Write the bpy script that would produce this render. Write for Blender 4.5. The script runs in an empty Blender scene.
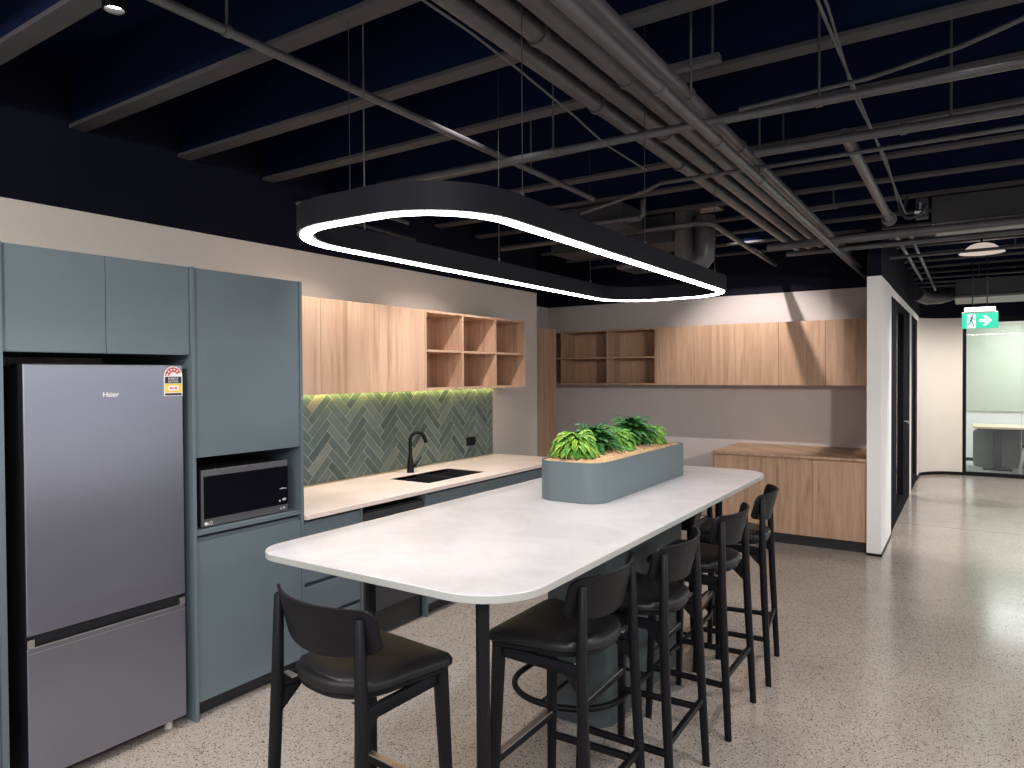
import bpy, bmesh, math, random
from mathutils import Vector, Matrix
random.seed(7)
S = bpy.context.scene
COL = S.collection
PI = math.pi

# ------------------------------------------------------------------ materials
def new_mat(name):
    m = bpy.data.materials.new(name); m.use_nodes = True
    nt = m.node_tree
    b = nt.nodes['Principled BSDF']
    return m, nt, b
def N(nt, t, **kw):
    n = nt.nodes.new(t)
    for k, v in kw.items():
        if k in n.inputs: n.inputs[k].default_value = v
        else: setattr(n, k, v)
    return n
def L(nt, a, b): nt.links.new(a, b)
def ramp(nt, fac, stops):
    r = nt.nodes.new('ShaderNodeValToRGB')
    el = r.color_ramp.elements
    while len(el) < len(stops): el.new(0.5)
    for e, (p, c) in zip(el, stops):
        e.position = p; e.color = (c[0], c[1], c[2], 1)
    L(nt, fac, r.inputs['Fac']); return r
def plain(name, col, rough=.5, metal=0.0, var=.06, scale=6.0, bump=0.0, bscale=60.0, spec=.5, coat=0.0):
    m, nt, b = new_mat(name)
    b.inputs['Roughness'].default_value = rough; b.inputs['Metallic'].default_value = metal
    b.inputs['Specular IOR Level'].default_value = spec
    if coat: b.inputs['Coat Weight'].default_value = coat
    tc = N(nt, 'ShaderNodeTexCoord')
    n = N(nt, 'ShaderNodeTexNoise', Scale=scale, Detail=4.0)
    L(nt, tc.outputs['Object'], n.inputs['Vector'])
    lo = [c*(1-var) for c in col]; hi = [min(1, c*(1+var)) for c in col]
    r = ramp(nt, n.outputs['Fac'], [(.3, lo), (.7, hi)])
    L(nt, r.outputs['Color'], b.inputs['Base Color'])
    if bump:
        n2 = N(nt, 'ShaderNodeTexNoise', Scale=bscale, Detail=3.0)
        L(nt, tc.outputs['Object'], n2.inputs['Vector'])
        bp = N(nt, 'ShaderNodeBump', Strength=bump, Distance=.01)
        L(nt, n2.outputs['Fac'], bp.inputs['Height']); L(nt, bp.outputs['Normal'], b.inputs['Normal'])
    return m
def emit(name, col, s):
    m, nt, b = new_mat(name)
    b.inputs['Base Color'].default_value = (col[0]*.2, col[1]*.2, col[2]*.2, 1)
    b.inputs['Emission Color'].default_value = (*col, 1); b.inputs['Emission Strength'].default_value = s
    return m
def oak(name, c0, c1, c2):
    m, nt, b = new_mat(name)
    b.inputs['Roughness'].default_value = .5; b.inputs['Specular IOR Level'].default_value = .3
    tc = N(nt, 'ShaderNodeTexCoord'); oi = N(nt, 'ShaderNodeObjectInfo')
    sep = N(nt, 'ShaderNodeSeparateXYZ'); L(nt, tc.outputs['Object'], sep.inputs[0])
    h = N(nt, 'ShaderNodeMath', operation='ADD'); L(nt, sep.outputs[0], h.inputs[0]); L(nt, sep.outputs[1], h.inputs[1])
    off = N(nt, 'ShaderNodeMath', operation='MULTIPLY'); L(nt, oi.outputs['Random'], off.inputs[0]); off.inputs[1].default_value = 37.0
    h2 = N(nt, 'ShaderNodeMath', operation='ADD'); L(nt, h.outputs[0], h2.inputs[0]); L(nt, off.outputs[0], h2.inputs[1])
    # staves of varying tone
    st = N(nt, 'ShaderNodeMath', operation='DIVIDE'); L(nt, h2.outputs[0], st.inputs[0]); st.inputs[1].default_value = .115
    fl = N(nt, 'ShaderNodeMath', operation='FLOOR'); L(nt, st.outputs[0], fl.inputs[0])
    wn = N(nt, 'ShaderNodeTexWhiteNoise', noise_dimensions='1D'); L(nt, fl.outputs[0], wn.inputs['W'])
    zz = N(nt, 'ShaderNodeMath', operation='MULTIPLY_ADD'); L(nt, wn.outputs['Value'], zz.inputs[0]); zz.inputs[1].default_value = 9.0; L(nt, sep.outputs[2], zz.inputs[2])
    cmb = N(nt, 'ShaderNodeCombineXYZ')
    hx = N(nt, 'ShaderNodeMath', operation='MULTIPLY'); L(nt, h2.outputs[0], hx.inputs[0]); hx.inputs[1].default_value = 16.0
    zx = N(nt, 'ShaderNodeMath', operation='MULTIPLY'); L(nt, zz.outputs[0], zx.inputs[0]); zx.inputs[1].default_value = 1.1
    L(nt, hx.outputs[0], cmb.inputs[0]); L(nt, zx.outputs[0], cmb.inputs[1])
    n1 = N(nt, 'ShaderNodeTexNoise', Scale=1.0, Detail=6.0, Roughness=.6, Distortion=.8); L(nt, cmb.outputs[0], n1.inputs['Vector'])
    cm2 = N(nt, 'ShaderNodeCombineXYZ')
    hx2 = N(nt, 'ShaderNodeMath', operation='MULTIPLY'); L(nt, h2.outputs[0], hx2.inputs[0]); hx2.inputs[1].default_value = 120.0
    zx2 = N(nt, 'ShaderNodeMath', operation='MULTIPLY'); L(nt, zz.outputs[0], zx2.inputs[0]); zx2.inputs[1].default_value = 4.0
    L(nt, hx2.outputs[0], cm2.inputs[0]); L(nt, zx2.outputs[0], cm2.inputs[1])
    n2 = N(nt, 'ShaderNodeTexNoise', Scale=1.0, Detail=3.0); L(nt, cm2.outputs[0], n2.inputs['Vector'])
    mixf = N(nt, 'ShaderNodeMath', operation='MULTIPLY_ADD'); L(nt, n2.outputs['Fac'], mixf.inputs[0]); mixf.inputs[1].default_value = .35
    L(nt, n1.outputs['Fac'], mixf.inputs[2])
    tone = N(nt, 'ShaderNodeMath', operation='MULTIPLY_ADD'); L(nt, wn.outputs['Value'], tone.inputs[0]); tone.inputs[1].default_value = .12; L(nt, mixf.outputs[0], tone.inputs[2])
    r = ramp(nt, tone.outputs[0], [(.50, c2), (.66, c1), (.90, c0)])
    L(nt, r.outputs['Color'], b.inputs['Base Color'])
    bp = N(nt, 'ShaderNodeBump', Strength=.12, Distance=.004); L(nt, n2.outputs['Fac'], bp.inputs['Height']); L(nt, bp.outputs['Normal'], b.inputs['Normal'])
    return m
def terrazzo():
    m, nt, b = new_mat('polished_concrete')
    tc = N(nt, 'ShaderNodeTexCoord')
    big = N(nt, 'ShaderNodeTexNoise', Scale=1.1, Detail=6.0, Roughness=.65); L(nt, tc.outputs['Object'], big.inputs['Vector'])
    base = ramp(nt, big.outputs['Fac'], [(.3, (.295, .262, .232)), (.7, (.405, .365, .328))])
    def specks(scale, lo, hi, colr, prev, amount):
        v = N(nt, 'ShaderNodeTexVoronoi', Scale=scale, Randomness=1.0); L(nt, tc.outputs['Object'], v.inputs['Vector'])
        dis = N(nt, 'ShaderNodeMapRange'); L(nt, v.outputs['Distance'], dis.inputs['Value'])
        dis.inputs['From Min'].default_value = .32; dis.inputs['From Max'].default_value = .42
        dis.inputs['To Min'].default_value = 1; dis.inputs['To Max'].default_value = 0
        sp = N(nt, 'ShaderNodeSeparateColor'); L(nt, v.outputs['Color'], sp.inputs[0])
        pick = N(nt, 'ShaderNodeMath', operation='LESS_THAN'); L(nt, sp.outputs[0], pick.inputs[0]); pick.inputs[1].default_value = amount
        mul = N(nt, 'ShaderNodeMath', operation='MULTIPLY'); L(nt, dis.outputs[0], mul.inputs[0]); L(nt, pick.outputs[0], mul.inputs[1])
        cr = ramp(nt, sp.outputs[1], [(0, lo), (1, hi)])
        mx = N(nt, 'ShaderNodeMix', data_type='RGBA'); L(nt, mul.outputs[0], mx.inputs[0]); L(nt, prev, mx.inputs[6]); L(nt, cr.outputs['Color'], mx.inputs[7])
        return mx.outputs[2]
    c = specks(190, (.44, .40, .36), (.60, .56, .51), None, base.outputs['Color'], .5)
    c = specks(140, (.09, .07, .06), (.20, .165, .145), None, c, .42)
    c = specks(85, (.15, .11, .09), (.44, .38, .33), None, c, .28)
    c = specks(95, (.025, .02, .02), (.08, .07, .06), None, c, .17)
    # saw-cut joints of the slab
    sep = N(nt, 'ShaderNodeSeparateXYZ'); L(nt, tc.outputs['Object'], sep.inputs[0])
    def joint(sock, at, w, prev):
        s = N(nt, 'ShaderNodeMath', operation='SUBTRACT'); L(nt, sock, s.inputs[0]); s.inputs[1].default_value = at
        a = N(nt, 'ShaderNodeMath', operation='ABSOLUTE'); L(nt, s.outputs[0], a.inputs[0])
        l = N(nt, 'ShaderNodeMath', operation='LESS_THAN'); L(nt, a.outputs[0], l.inputs[0]); l.inputs[1].default_value = w
        f = N(nt, 'ShaderNodeMath', operation='MULTIPLY'); L(nt, l.outputs[0], f.inputs[0]); f.inputs[1].default_value = .6
        mx = N(nt, 'ShaderNodeMix', data_type='RGBA'); L(nt, f.outputs[0], mx.inputs[0]); L(nt, prev, mx.inputs[6]); mx.inputs[7].default_value = (.09, .08, .07, 1)
        return mx.outputs[2]
    c = joint(sep.outputs[1], 8.62, .012, c)
    L(nt, c, b.inputs['Base Color'])
    rr = N(nt, 'ShaderNodeTexNoise', Scale=5.0, Detail=4.0); L(nt, tc.outputs['Object'], rr.inputs['Vector'])
    mr = N(nt, 'ShaderNodeMapRange'); L(nt, rr.outputs['Fac'], mr.inputs['Value'])
    mr.inputs['To Min'].default_value = .10; mr.inputs['To Max'].default_value = .26
    L(nt, mr.outputs[0], b.inputs['Roughness']); b.inputs['Specular IOR Level'].default_value = .5
    return m
def stone(name, a, c, rough=.35):
    m, nt, b = new_mat(name)
    tc = N(nt, 'ShaderNodeTexCoord')
    n1 = N(nt, 'ShaderNodeTexNoise', Scale=3.2, Detail=9.0, Roughness=.68, Distortion=.7); L(nt, tc.outputs['Object'], n1.inputs['Vector'])
    r = ramp(nt, n1.outputs['Fac'], [(.34, a), (.62, c)])
    L(nt, r.outputs['Color'], b.inputs['Base Color']); b.inputs['Roughness'].default_value = rough; b.inputs['Specular IOR Level'].default_value = .35
    return m
def tile_mat():
    m, nt, b = new_mat('glazed_tile')
    at = N(nt, 'ShaderNodeAttribute', attribute_name='tone')
    tc = N(nt, 'ShaderNodeTexCoord')
    n1 = N(nt, 'ShaderNodeTexNoise', Scale=14.0, Detail=5.0, Roughness=.6); L(nt, tc.outputs['Object'], n1.inputs['Vector'])
    s = N(nt, 'ShaderNodeMath', operation='MULTIPLY_ADD'); L(nt, n1.outputs['Fac'], s.inputs[0]); s.inputs[1].default_value = .55; L(nt, at.outputs['Fac'], s.inputs[2])
    r = ramp(nt, s.outputs[0], [(.15, (.06, .095, .098)), (.45, (.115, .165, .158)), (.7, (.18, .235, .215)), (.95, (.28, .275, .25))])
    L(nt, r.outputs['Color'], b.inputs['Base Color']); b.inputs['Roughness'].default_value = .22
    bp = N(nt, 'ShaderNodeBump', Strength=.35, Distance=.006); L(nt, n1.outputs['Fac'], bp.inputs['Height']); L(nt, bp.outputs['Normal'], b.inputs['Normal'])
    return m
def leaf_mat():
    m, nt, b = new_mat('variegated_leaf')
    at = N(nt, 'ShaderNodeAttribute', attribute_name='across'); sh = N(nt, 'ShaderNodeAttribute', attribute_name='lime')
    f = N(nt, 'ShaderNodeMath', operation='ADD'); L(nt, at.outputs['Fac'], f.inputs[0]); L(nt, sh.outputs['Fac'], f.inputs[1])
    r = ramp(nt, f.outputs[0], [(.25, (.018, .085, .022)), (.70, (.07, .26, .035)), (.95, (.52, .74, .06))])
    L(nt, r.outputs['Color'], b.inputs['Base Color']); b.inputs['Roughness'].default_value = .38
    return m

M = dict(
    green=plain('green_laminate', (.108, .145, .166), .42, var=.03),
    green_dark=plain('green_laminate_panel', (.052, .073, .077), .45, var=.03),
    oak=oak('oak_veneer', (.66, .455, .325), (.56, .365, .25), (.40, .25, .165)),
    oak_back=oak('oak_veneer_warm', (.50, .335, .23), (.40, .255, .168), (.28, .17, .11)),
    wall=plain('cream_paint', (.66, .61, .555), .85, var=.015, bump=.03, bscale=200),
    mauve=plain('grey_paint', (.52, .475, .465), .85, var=.015, bump=.03, bscale=200),
    white=plain('white_paint', (.80, .79, .77), .7, var=.01),
    dark=plain('midnight_paint', (.005, .006, .014), .8, spec=.12, var=.12, scale=2),
    slab=plain('navy_soffit', (.003, .007, .030), .85, spec=.1, var=.2, scale=1.5),
    beam=plain('bounce_lit_charcoal', (.062, .058, .064), .75, spec=.25, var=.1, scale=5),
    pipe=plain('pipe_paint', (.066, .064, .070), .40, var=.18, scale=9, bump=.05),
    pipe_dark=plain('dull_black_duct', (.02, .02, .024), .6, var=.2),
    galv=plain('galvanised_steel', (.16, .152, .15), .42, metal=.6, var=.2, scale=7),
    unit=plain('grey_unit_paint', (.032, .030, .034), .55, var=.03),
    black=plain('black_powdercoat', (.0045, .0045, .006), .42, var=.1, spec=.2),
    wood_black=plain('black_stained_wood', (.0045, .0045, .0065), .45, var=.2, scale=30, spec=.2),
    leather=plain('black_leather', (.006, .006, .007), .42, spec=.35, var=.15, scale=20, bump=.12, bscale=220),
    frame_black=plain('matt_black_frame', (.006, .006, .008), .8, spec=.06),
    ring_black=plain('matt_navy_black', (.006, .006, .010), .6, spec=.15),
    bowl=plain('black_granite_bowl', (.022, .022, .026), .35, var=.2),
    kick=plain('black_kickboard', (.016, .016, .019), .5, var=.1),
    void=plain('dark_recess_board', (.010, .012, .016), .7, var=.1),
    steel=plain('brushed_steel', (.62, .61, .60), .3, metal=1.0, var=.05),
    fridge=plain('dark_brushed_steel', (.30, .31, .37), .34, metal=.92, var=.02, scale=2),
    fridge_side=plain('fridge_side_black', (.012, .012, .016), .5),
    dish=plain('graphite_steel', (.055, .056, .064), .4, metal=.5, var=.03),
    mw_steel=plain('microwave_steel', (.24, .235, .255), .36, metal=.8, var=.03),
    mw_glass=plain('black_glass', (.004, .004, .007), .12, var=.05),
    top=stone('pale_stone', (.49, .475, .49), (.62, .605, .62), .3),
    top_edge=plain('table_edge', (.36, .37, .35), .5, var=.02),
    counter=stone('beige_stone', (.70, .59, .545), (.80, .70, .66), .35),
    grout=plain('pale_grout', (.42, .44, .385), .9),
    tile=tile_mat(), leaf=leaf_mat(), floor=terrazzo(),
    straw=plain('straw_mulch', (.62, .41, .22), .9, var=.35, scale=90, bump=.5, bscale=150),
    straw2=plain('straw_strand', (.66, .46, .27), .85, var=.2, scale=40),
    led=emit('ring_diffuser', (1.0, .985, .99), 11),
    strip=emit('under_cabinet_led', (1.0, .84, .25), 13.0),
    lens=emit('downlight_lens', (1.0, .93, .86), 14),
    white_mark=emit('printed_white', (.8, .8, .8), .0),
    red_mark=plain('printed_red', (.55, .05, .06), .5, var=.02),
    yellow_mark=plain('printed_yellow', (.85, .62, .05), .5, var=.02),
    black_mark=plain('printed_black', (.02, .02, .02), .5, var=.02),
    paper=plain('label_paper', (.82, .80, .78), .5, var=.01),
    pinkish=plain('printed_pale_red', (.8, .32, .3), .5, var=.02),
    mark_grey=plain('printed_grey', (.42, .42, .45), .5, var=.02),
    sign=emit('exit_green', (.0, .40, .25), .72),
    sign_white=emit('exit_white', (.62, .95, .88), .55),
    sign_dark=plain('exit_figure_green', (.0, .10, .07), .5),
    sign_box=plain('exit_housing', (.55, .53, .51), .4),
    carpet=plain('speckled_carpet', (.40, .41, .42), .95, var=.6, scale=45),
    pale_oak=plain('pale_table_veneer', (.62, .50, .36), .5, var=.06, scale=8),
    grey_panel=plain('grey_felt_panel', (.15, .165, .16), .8, var=.08),
    glassboard=plain('pale_green_board', (.50, .54, .46), .3, var=.02),
)
g, nt, b = new_mat('clear_glass')
b.inputs['Base Color'].default_value = (.93, .97, .95, 1); b.inputs['Roughness'].default_value = .02
b.inputs['Transmission Weight'].default_value = 1.0; b.inputs['IOR'].default_value = 1.45
M['glass'] = g

# ------------------------------------------------------------------ mesh helper
class MB:
    def __init__(s): s.bm = bmesh.new()
    def _v(s, p): return s.bm.verts.new(p)
    def box(s, x0, x1, y0, y1, z0, z1, bev=0.0):
        bm = bmesh.new()
        bmesh.ops.create_cube(bm, size=1)
        for v in bm.verts:
            v.co = Vector(((x0+x1)/2+v.co.x*(x1-x0), (y0+y1)/2+v.co.y*(y1-y0), (z0+z1)/2+v.co.z*(z1-z0)))
        if bev: bmesh.ops.bevel(bm, geom=bm.edges[:], offset=bev, segments=2, affect='EDGES', profile=.5)
        s.merge(bm); return s
    def merge(s, bm):
        me = bpy.data.meshes.new('t'); bm.to_mesh(me); bm.free(); s.bm.from_mesh(me); bpy.data.meshes.remove(me)
    def loops(s, rings, cap=True, closed=True):
        R = [[s._v(p) for p in r] for r in rings]
        n = len(R[0])
        for a, c in zip(R, R[1:]):
            for i in range(n if closed else n-1):
                j = (i+1) % n
                try: s.bm.faces.new((a[i], a[j], c[j], c[i]))
                except ValueError: pass
        if cap:
            s.bm.faces.new(R[0][::-1]); s.bm.faces.new(R[-1])
        return s
    def prism(s, poly, z0, z1, bev=0.0):
        if bev:
            c = Vector((sum(p[0] for p in poly)/len(poly), sum(p[1] for p in poly)/len(poly)))
            ins = inset(poly, bev)
            return s.loops([[(x, y, z0) for x, y in ins], [(x, y, z0+bev) for x, y in poly], [(x, y, z1-bev) for x, y in poly], [(x, y, z1) for x, y in ins]])
        return s.loops([[(x, y, z0) for x, y in poly], [(x, y, z1) for x, y in poly]])
    def tube(s, pts, r, seg=10, cap=True):
        pts = [Vector(p) for p in pts]
        rr = r if isinstance(r, (list, tuple)) else [r]*len(pts)
        rings = []; up = None
        for i, p in enumerate(pts):
            t = (pts[min(i+1, len(pts)-1)]-pts[max(i-1, 0)]).normalized()
            if up is None:
                up = Vector((0, 0, 1)) if abs(t.z) < .9 else Vector((0, 1, 0))
            a = t.cross(up).normalized(); bb = a.cross(t).normalized(); up = bb
            rings.append([p+a*math.cos(2*PI*k/seg)*rr[i]+bb*math.sin(2*PI*k/seg)*rr[i] for k in range(seg)])
        return s.loops(rings, cap)
    def bar(s, p0, p1, w0, d0, w1=None, d1=None, bev=.0, side=(1, 0, 0)):
        """tapering rectangular bar with softened edges from p0 to p1"""
        w1 = w0 if w1 is None else w1; d1 = d0 if d1 is None else d1
        p0 = Vector(p0); p1 = Vector(p1); t = (p1-p0).normalized()
        a = Vector(side); a = (a-t*a.dot(t)).normalized(); c = t.cross(a)
        def ring(p, w, d):
            k = min(w, d)*.28; o = []
            for sx, sy in ((1, 1), (-1, 1), (-1, -1), (1, -1)):
                q = [(sx*(w/2), sy*(d/2-k)), (sx*(w/2-k*.3), sy*(d/2-k*.3)), (sx*(w/2-k), sy*(d/2))]
                if sx*sy < 0: q = q[::-1]
                o += [p+a*u+c*v for u, v in q]
            return o
        return s.loops([ring(p0, w0, d0), ring(p1, w1, d1)])
    def cyl(s, p0, p1, r, seg=24): return s.tube([p0, p1], r, seg)
    def ball(s, c, r, seg=12):
        bm = bmesh.new(); bmesh.ops.create_uvsphere(bm, u_segments=seg, v_segments=seg//2+1, radius=r)
        bmesh.ops.translate(bm, verts=bm.verts[:], vec=Vector(c)); s.merge(bm); return s
    def quad(s, a, b_, c, d):
        s.bm.faces.new([s._v(p) for p in (a, b_, c, d)]); return s
def inset(poly, d):
    n = len(poly); out = []
    for i in range(n):
        p = Vector(poly[i]); a = (p-Vector(poly[i-1])); c = (Vector(poly[(i+1) % n])-p)
        if a.length < 1e-9 or c.length < 1e-9: out.append(tuple(p)); continue
        a.normalize(); c.normalize()
        n1 = Vector((-a.y, a.x)); n2 = Vector((-c.y, c.x)); m = (n1+n2)
        m = m/max(.3, m.dot(m))*2 if m.length > 1e-6 else n1
        q = p+m*d; out.append((q.x, q.y))
    return out
def rrect(x0, x1, y0, y1, r, n=8):
    rs = r if isinstance(r, (list, tuple)) else [r]*4
    out = []
    for (cx, cy, a0, rr) in ((x1, y0, -90, rs[0]), (x1, y1, 0, rs[1]), (x0, y1, 90, rs[2]), (x0, y0, 180, rs[3])):
        sx = -1 if cx == x1 else 1; sy = -1 if cy == y1 else 1
        ox, oy = cx+sx*rr, cy+sy*rr
        for k in range(n+1):
            a = math.radians(a0+90*k/n); out.append((ox+math.cos(a)*rr, oy+math.sin(a)*rr))
    return out

def obj(name, mb, mat, parent=None, smooth=False, bev=0.0, local=False):
    bm = mb.bm
    if parent is not None and not local:
        off = -wloc(parent)
        for v in bm.verts: v.co += off
    bmesh.ops.recalc_face_normals(bm, faces=bm.faces[:])
    me = bpy.data.meshes.new(name); bm.to_mesh(me); bm.free()
    o = bpy.data.objects.new(name, me); COL.objects.link(o)
    mats = mat if isinstance(mat, (list, tuple)) else [mat]
    for m_ in mats: me.materials.append(m_)
    if smooth:
        for p in me.polygons: p.use_smooth = True
        try: me.set_sharp_from_angle(angle=math.radians(42))
        except Exception: pass
    if bev:
        md = o.modifiers.new('soft_edge', 'BEVEL'); md.width = bev; md.segments = 2; md.limit_method = 'ANGLE'; md.angle_limit = math.radians(40)
    if parent is not None: o.parent = parent
    return o
def wloc(o):
    v = Vector((0, 0, 0))
    while o is not None: v += Vector(o.location); o = o.parent
    return v
def tag(o, label, cat, group=None):
    o['label'] = label; o['category'] = cat
    if group: o['group'] = group
    return o
def thing(name, loc, label, cat, group=None):
    e = bpy.data.objects.new(name, None); COL.objects.link(e); e.location = loc; e.empty_display_size = .1
    return tag(e, label, cat, group)
def struct(name, mb, mat, **kw):
    o = obj(name, mb, mat, **kw); o['kind'] = 'structure'; return o
def text(name, body, size, mat, parent, loc, rot, extrude=.0006, align='LEFT', sx=1.0):
    c = bpy.data.curves.new(name, 'FONT'); c.body = body; c.size = size; c.extrude = extrude; c.align_x = align
    c.materials.append(mat)
    tmp = bpy.data.objects.new(name, c); COL.objects.link(tmp)
    bpy.context.view_layer.update()
    me = bpy.data.meshes.new_from_object(tmp.evaluated_get(bpy.context.evaluated_depsgraph_get()))
    bpy.data.objects.remove(tmp); bpy.data.curves.remove(c)
    me.materials.clear(); me.materials.append(mat)
    o = bpy.data.objects.new(name, me); COL.objects.link(o); o.parent = parent
    o.location = Vector(loc)-(wloc(parent) if parent else Vector()); o.rotation_euler = rot; o.scale = (sx, 1, 1)
    return o
RX = (PI/2, 0, PI/2)      # lettering on a face that looks along +x
def dup(root, loc, rotz, label, name=None):
    r = root.copy(); COL.objects.link(r); r.location = loc; r.rotation_euler = (0, 0, rotz); r['label'] = label
    for ch in list(root.children):
        c = ch.copy(); COL.objects.link(c); c.parent = r
        for g2 in list(ch.children):
            d = g2.copy(); COL.objects.link(d); d.parent = c
    return r

# ------------------------------------------------------------------ room shell
WX = -3.895           # splashback wall face
BY = 7.95             # back wall face
struct('floor', MB().box(-5, 4.2, -2.2, 13.12, -.12, 0), M['floor'])
struct('ceiling', MB().box(-5, 4.2, -2.2, 16.6, 3.30, 3.42), M['slab'])
struct('wall_left', MB().box(WX-.12, WX, -2.2, 6.41, 0, 2.515), M['wall'])
struct('wall_left_upper', MB().box(WX-.12, WX, -2.2, 6.41, 2.515, 3.30), M['dark'])
struct('wall_recess', MB().box(-4.77, -4.65, 6.29, BY, 0, 2.515).box(-4.65, WX-.12, 6.29, 6.41, 0, 2.515), M['wall'])
struct('wall_recess_upper', MB().box(-4.77, -4.65, 6.29, BY, 2.515, 3.30).box(-4.65, WX-.12, 6.29, 6.41, 2.515, 3.30), M['dark'])
struct('wall_back', MB().box(-4.77, -.765, BY, BY+.12, 0, 2.515), M['mauve'])
struct('wall_back_upper', MB().box(-4.77, -.765, BY, BY+.12, 2.515, 3.30), M['dark'])
# right-hand partition: white return, then black framed glazing
struct('wall_right', MB().box(-.765, -.65, 6.95, 7.90, 0.0, 2.50), M['white'])
struct('wall_right_upper', MB().box(-.765, -.652, 6.95, 12.45, 2.50, 3.30), M['dark'])
struct('trim_1', MB().box(-.73, -.655, 7.90, 12.45, 2.42, 2.50), M['white'])
def frame_panel(y0, y1, name, with_glass=True, right=.10, left=.10):
    mb = MB()
    mb.box(-.735, -.66, y0, y0+left, 0, 2.42).box(-.735, -.66, y1-right, y1, 0, 2.42)
    mb.box(-.735, -.66, y0+left, y1-right, 2.34, 2.42).box(-.735, -.66, y0+left, y1-right, 0, .16)
    f = struct(name, mb, M['frame_black'])
    if with_glass:
        gl = obj('pane', MB().box(-.703, -.695, y0+left, y1-right, .16, 2.34), M['glass'], f)
    return f
d1 = frame_panel(8.30, 10.62, 'door_1', right=1.02, left=.36)
hb = obj('door_handle', MB().tube([(-.66, 9.72, 1.04), (-.60, 9.72, 1.04)], .009).tube([(-.60, 9.74, 1.04), (-.60, 9.50, 1.035)], .010), M['steel'], d1, smooth=True)
hb['label'] = 'silver lever handle'
struct('trim_2', MB().box(-.73, -.655, 10.62, 10.88, 0, 2.42), M['white'])
struct('trim_3', MB().box(-.735, -.66, 7.90, 8.30, 0, 2.42), M['frame_black'])
frame_panel(10.88, 12.22, 'window_1', right=.5, left=.5)
# curved corner and far wall
arc = [(-.66, 12.22), (-.66, 12.45)]
for k in range(1, 13):
    a = PI+ -PI/2*k/12
    arc.append((-.66+.55+math.cos(a)*.55, 12.55+math.sin(a)*.55))
arc += [(-.085, 13.10)]
outer = [(x-.09 if i < 6 else x, y+(.12 if i > 5 else .0)) for i, (x, y) in enumerate(arc)]
poly = arc + [(-.085, 13.22), (-.3, 13.22), (-.76, 13.22), (-.76, 12.22)]
struct('wall_far', MB().prism(poly, .0, 2.49), plain('warm_cream_paint', (.72, .67, .60), .8, var=.01), smooth=True)
struct('wall_far_upper', MB().prism([(x, y) for x, y in poly[:-4]]+[(4.2, 13.10), (4.2, 13.22), (-.76, 13.22), (-.76, 12.22)], 2.49, 3.30), M['dark'])
bb_ = [(x+.008*0, y) for x, y in arc]
sk = MB()
for (x0, y0), (x1, y1) in zip(arc, arc[1:]):
    d = Vector((x1-x0, y1-y0)); n = Vector((d.y, -d.x)).normalized()*.012
    sk.loops([[(x0, y0, 0.0), (x0+n.x, y0+n.y, 0.0), (x0+n.x, y0+n.y, .05), (x0, y0, .05)], [(x1, y1, 0.0), (x1+n.x, y1+n.y, 0.0), (x1+n.x, y1+n.y, .05), (x1, y1, .05)]])
struct('baseboard_far', sk, M['black'])
struct('baseboard_right', MB().box(-.765, -.64, 6.94, 6.95, 0, .022).box(-.65, -.642, 6.94, 7.90, 0, .022), M['black'])
# glazed front of the meeting room
fr = MB().box(-.085, -.035, 13.10, 13.18, 0, 2.49).box(-.035, 4.2, 13.10, 13.18, 2.41, 2.49).box(-.035, 4.2, 13.10, 13.18, 0, .06)
fr.box(4.14, 4.2, 13.10, 13.18, .06, 2.41)
w2 = struct('window_2', fr, M['black'])
obj('pane', MB().box(-.035, .672, 13.135, 13.147, .06, 2.41), M['glass'], w2)
obj('pane', MB().box(.678, 2.4, 13.135, 13.147, .06, 2.41), M['glass'], w2)
obj('pane', MB().box(2.406, 4.14, 13.135, 13.147, .06, 2.41), M['glass'], w2)
obj('glazing_joint', MB().box(.672, .678, 13.134, 13.148, .06, 2.41).box(2.4, 2.406, 13.134, 13.148, .06, 2.41), M['mark_grey'], w2)
struct('floor_meeting', MB().box(-.76, 4.2, 13.22, 16.5, -.12, 0).box(-.76, 4.2, 13.12, 13.22, -.12, -.001), M['carpet'])
struct('wall_meeting', MB().box(-.76, 4.2, 15.3, 15.42, 0, 3.3), M['white'])
struct('wall_meeting_side', MB().box(-.88, -.76, 13.22, 15.42, 0, 3.3), M['white'])
struct('ceiling_meeting', MB().box(-.76, 4.2, 13.22, 15.3, 2.62, 2.68), M['white'])
struct('baseboard_meeting', MB().box(-.76, 4.2, 15.28, 15.3, 0, .06), M['black'])
tag(obj('writing_board', MB().box(-.3, 4.0, 15.275, 15.30, .92, 2.5, .002), M['glassboard']), 'wide pale green board on the meeting room wall behind the glass', 'board')

# ceiling joists: dark web, lower flange coloured greyer to show light bounced off the floor
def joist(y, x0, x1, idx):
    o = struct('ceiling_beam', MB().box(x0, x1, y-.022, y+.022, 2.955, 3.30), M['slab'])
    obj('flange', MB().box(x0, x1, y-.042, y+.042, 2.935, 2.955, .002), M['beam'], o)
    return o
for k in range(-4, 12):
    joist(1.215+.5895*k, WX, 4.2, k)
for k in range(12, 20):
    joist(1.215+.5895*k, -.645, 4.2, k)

# ------------------------------------------------------------------ kitchen run
FX = -3.07; BK = WX+.002
def door(name, parent, y0, y1, z0, z1, mat, x=FX, t=.018, gap=.0015):
    return obj(name, MB().box(x-t, x, y0+gap, y1-gap, z0+gap, z1-gap, .0012), mat, parent)

pc = thing('tall_cabinet', (-3.48, .85, 0), 'tall dark green cupboard side at the left edge beside the fridge', 'cabinet')
obj('body', MB().box(BK, FX-.02, .60, 1.118, .075, 2.16), M['green'], pc)
door('door', pc, .60, 1.118, .075, 2.16, M['green'])
obj('side_panel', MB().box(BK, FX+.012, 1.118, 1.140, 0, 2.163, .001), M['green'], pc)
obj('kickboard', MB().box(FX-.07, FX-.055, .60, 1.118, 0, .075), M['kick'], pc)

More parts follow.
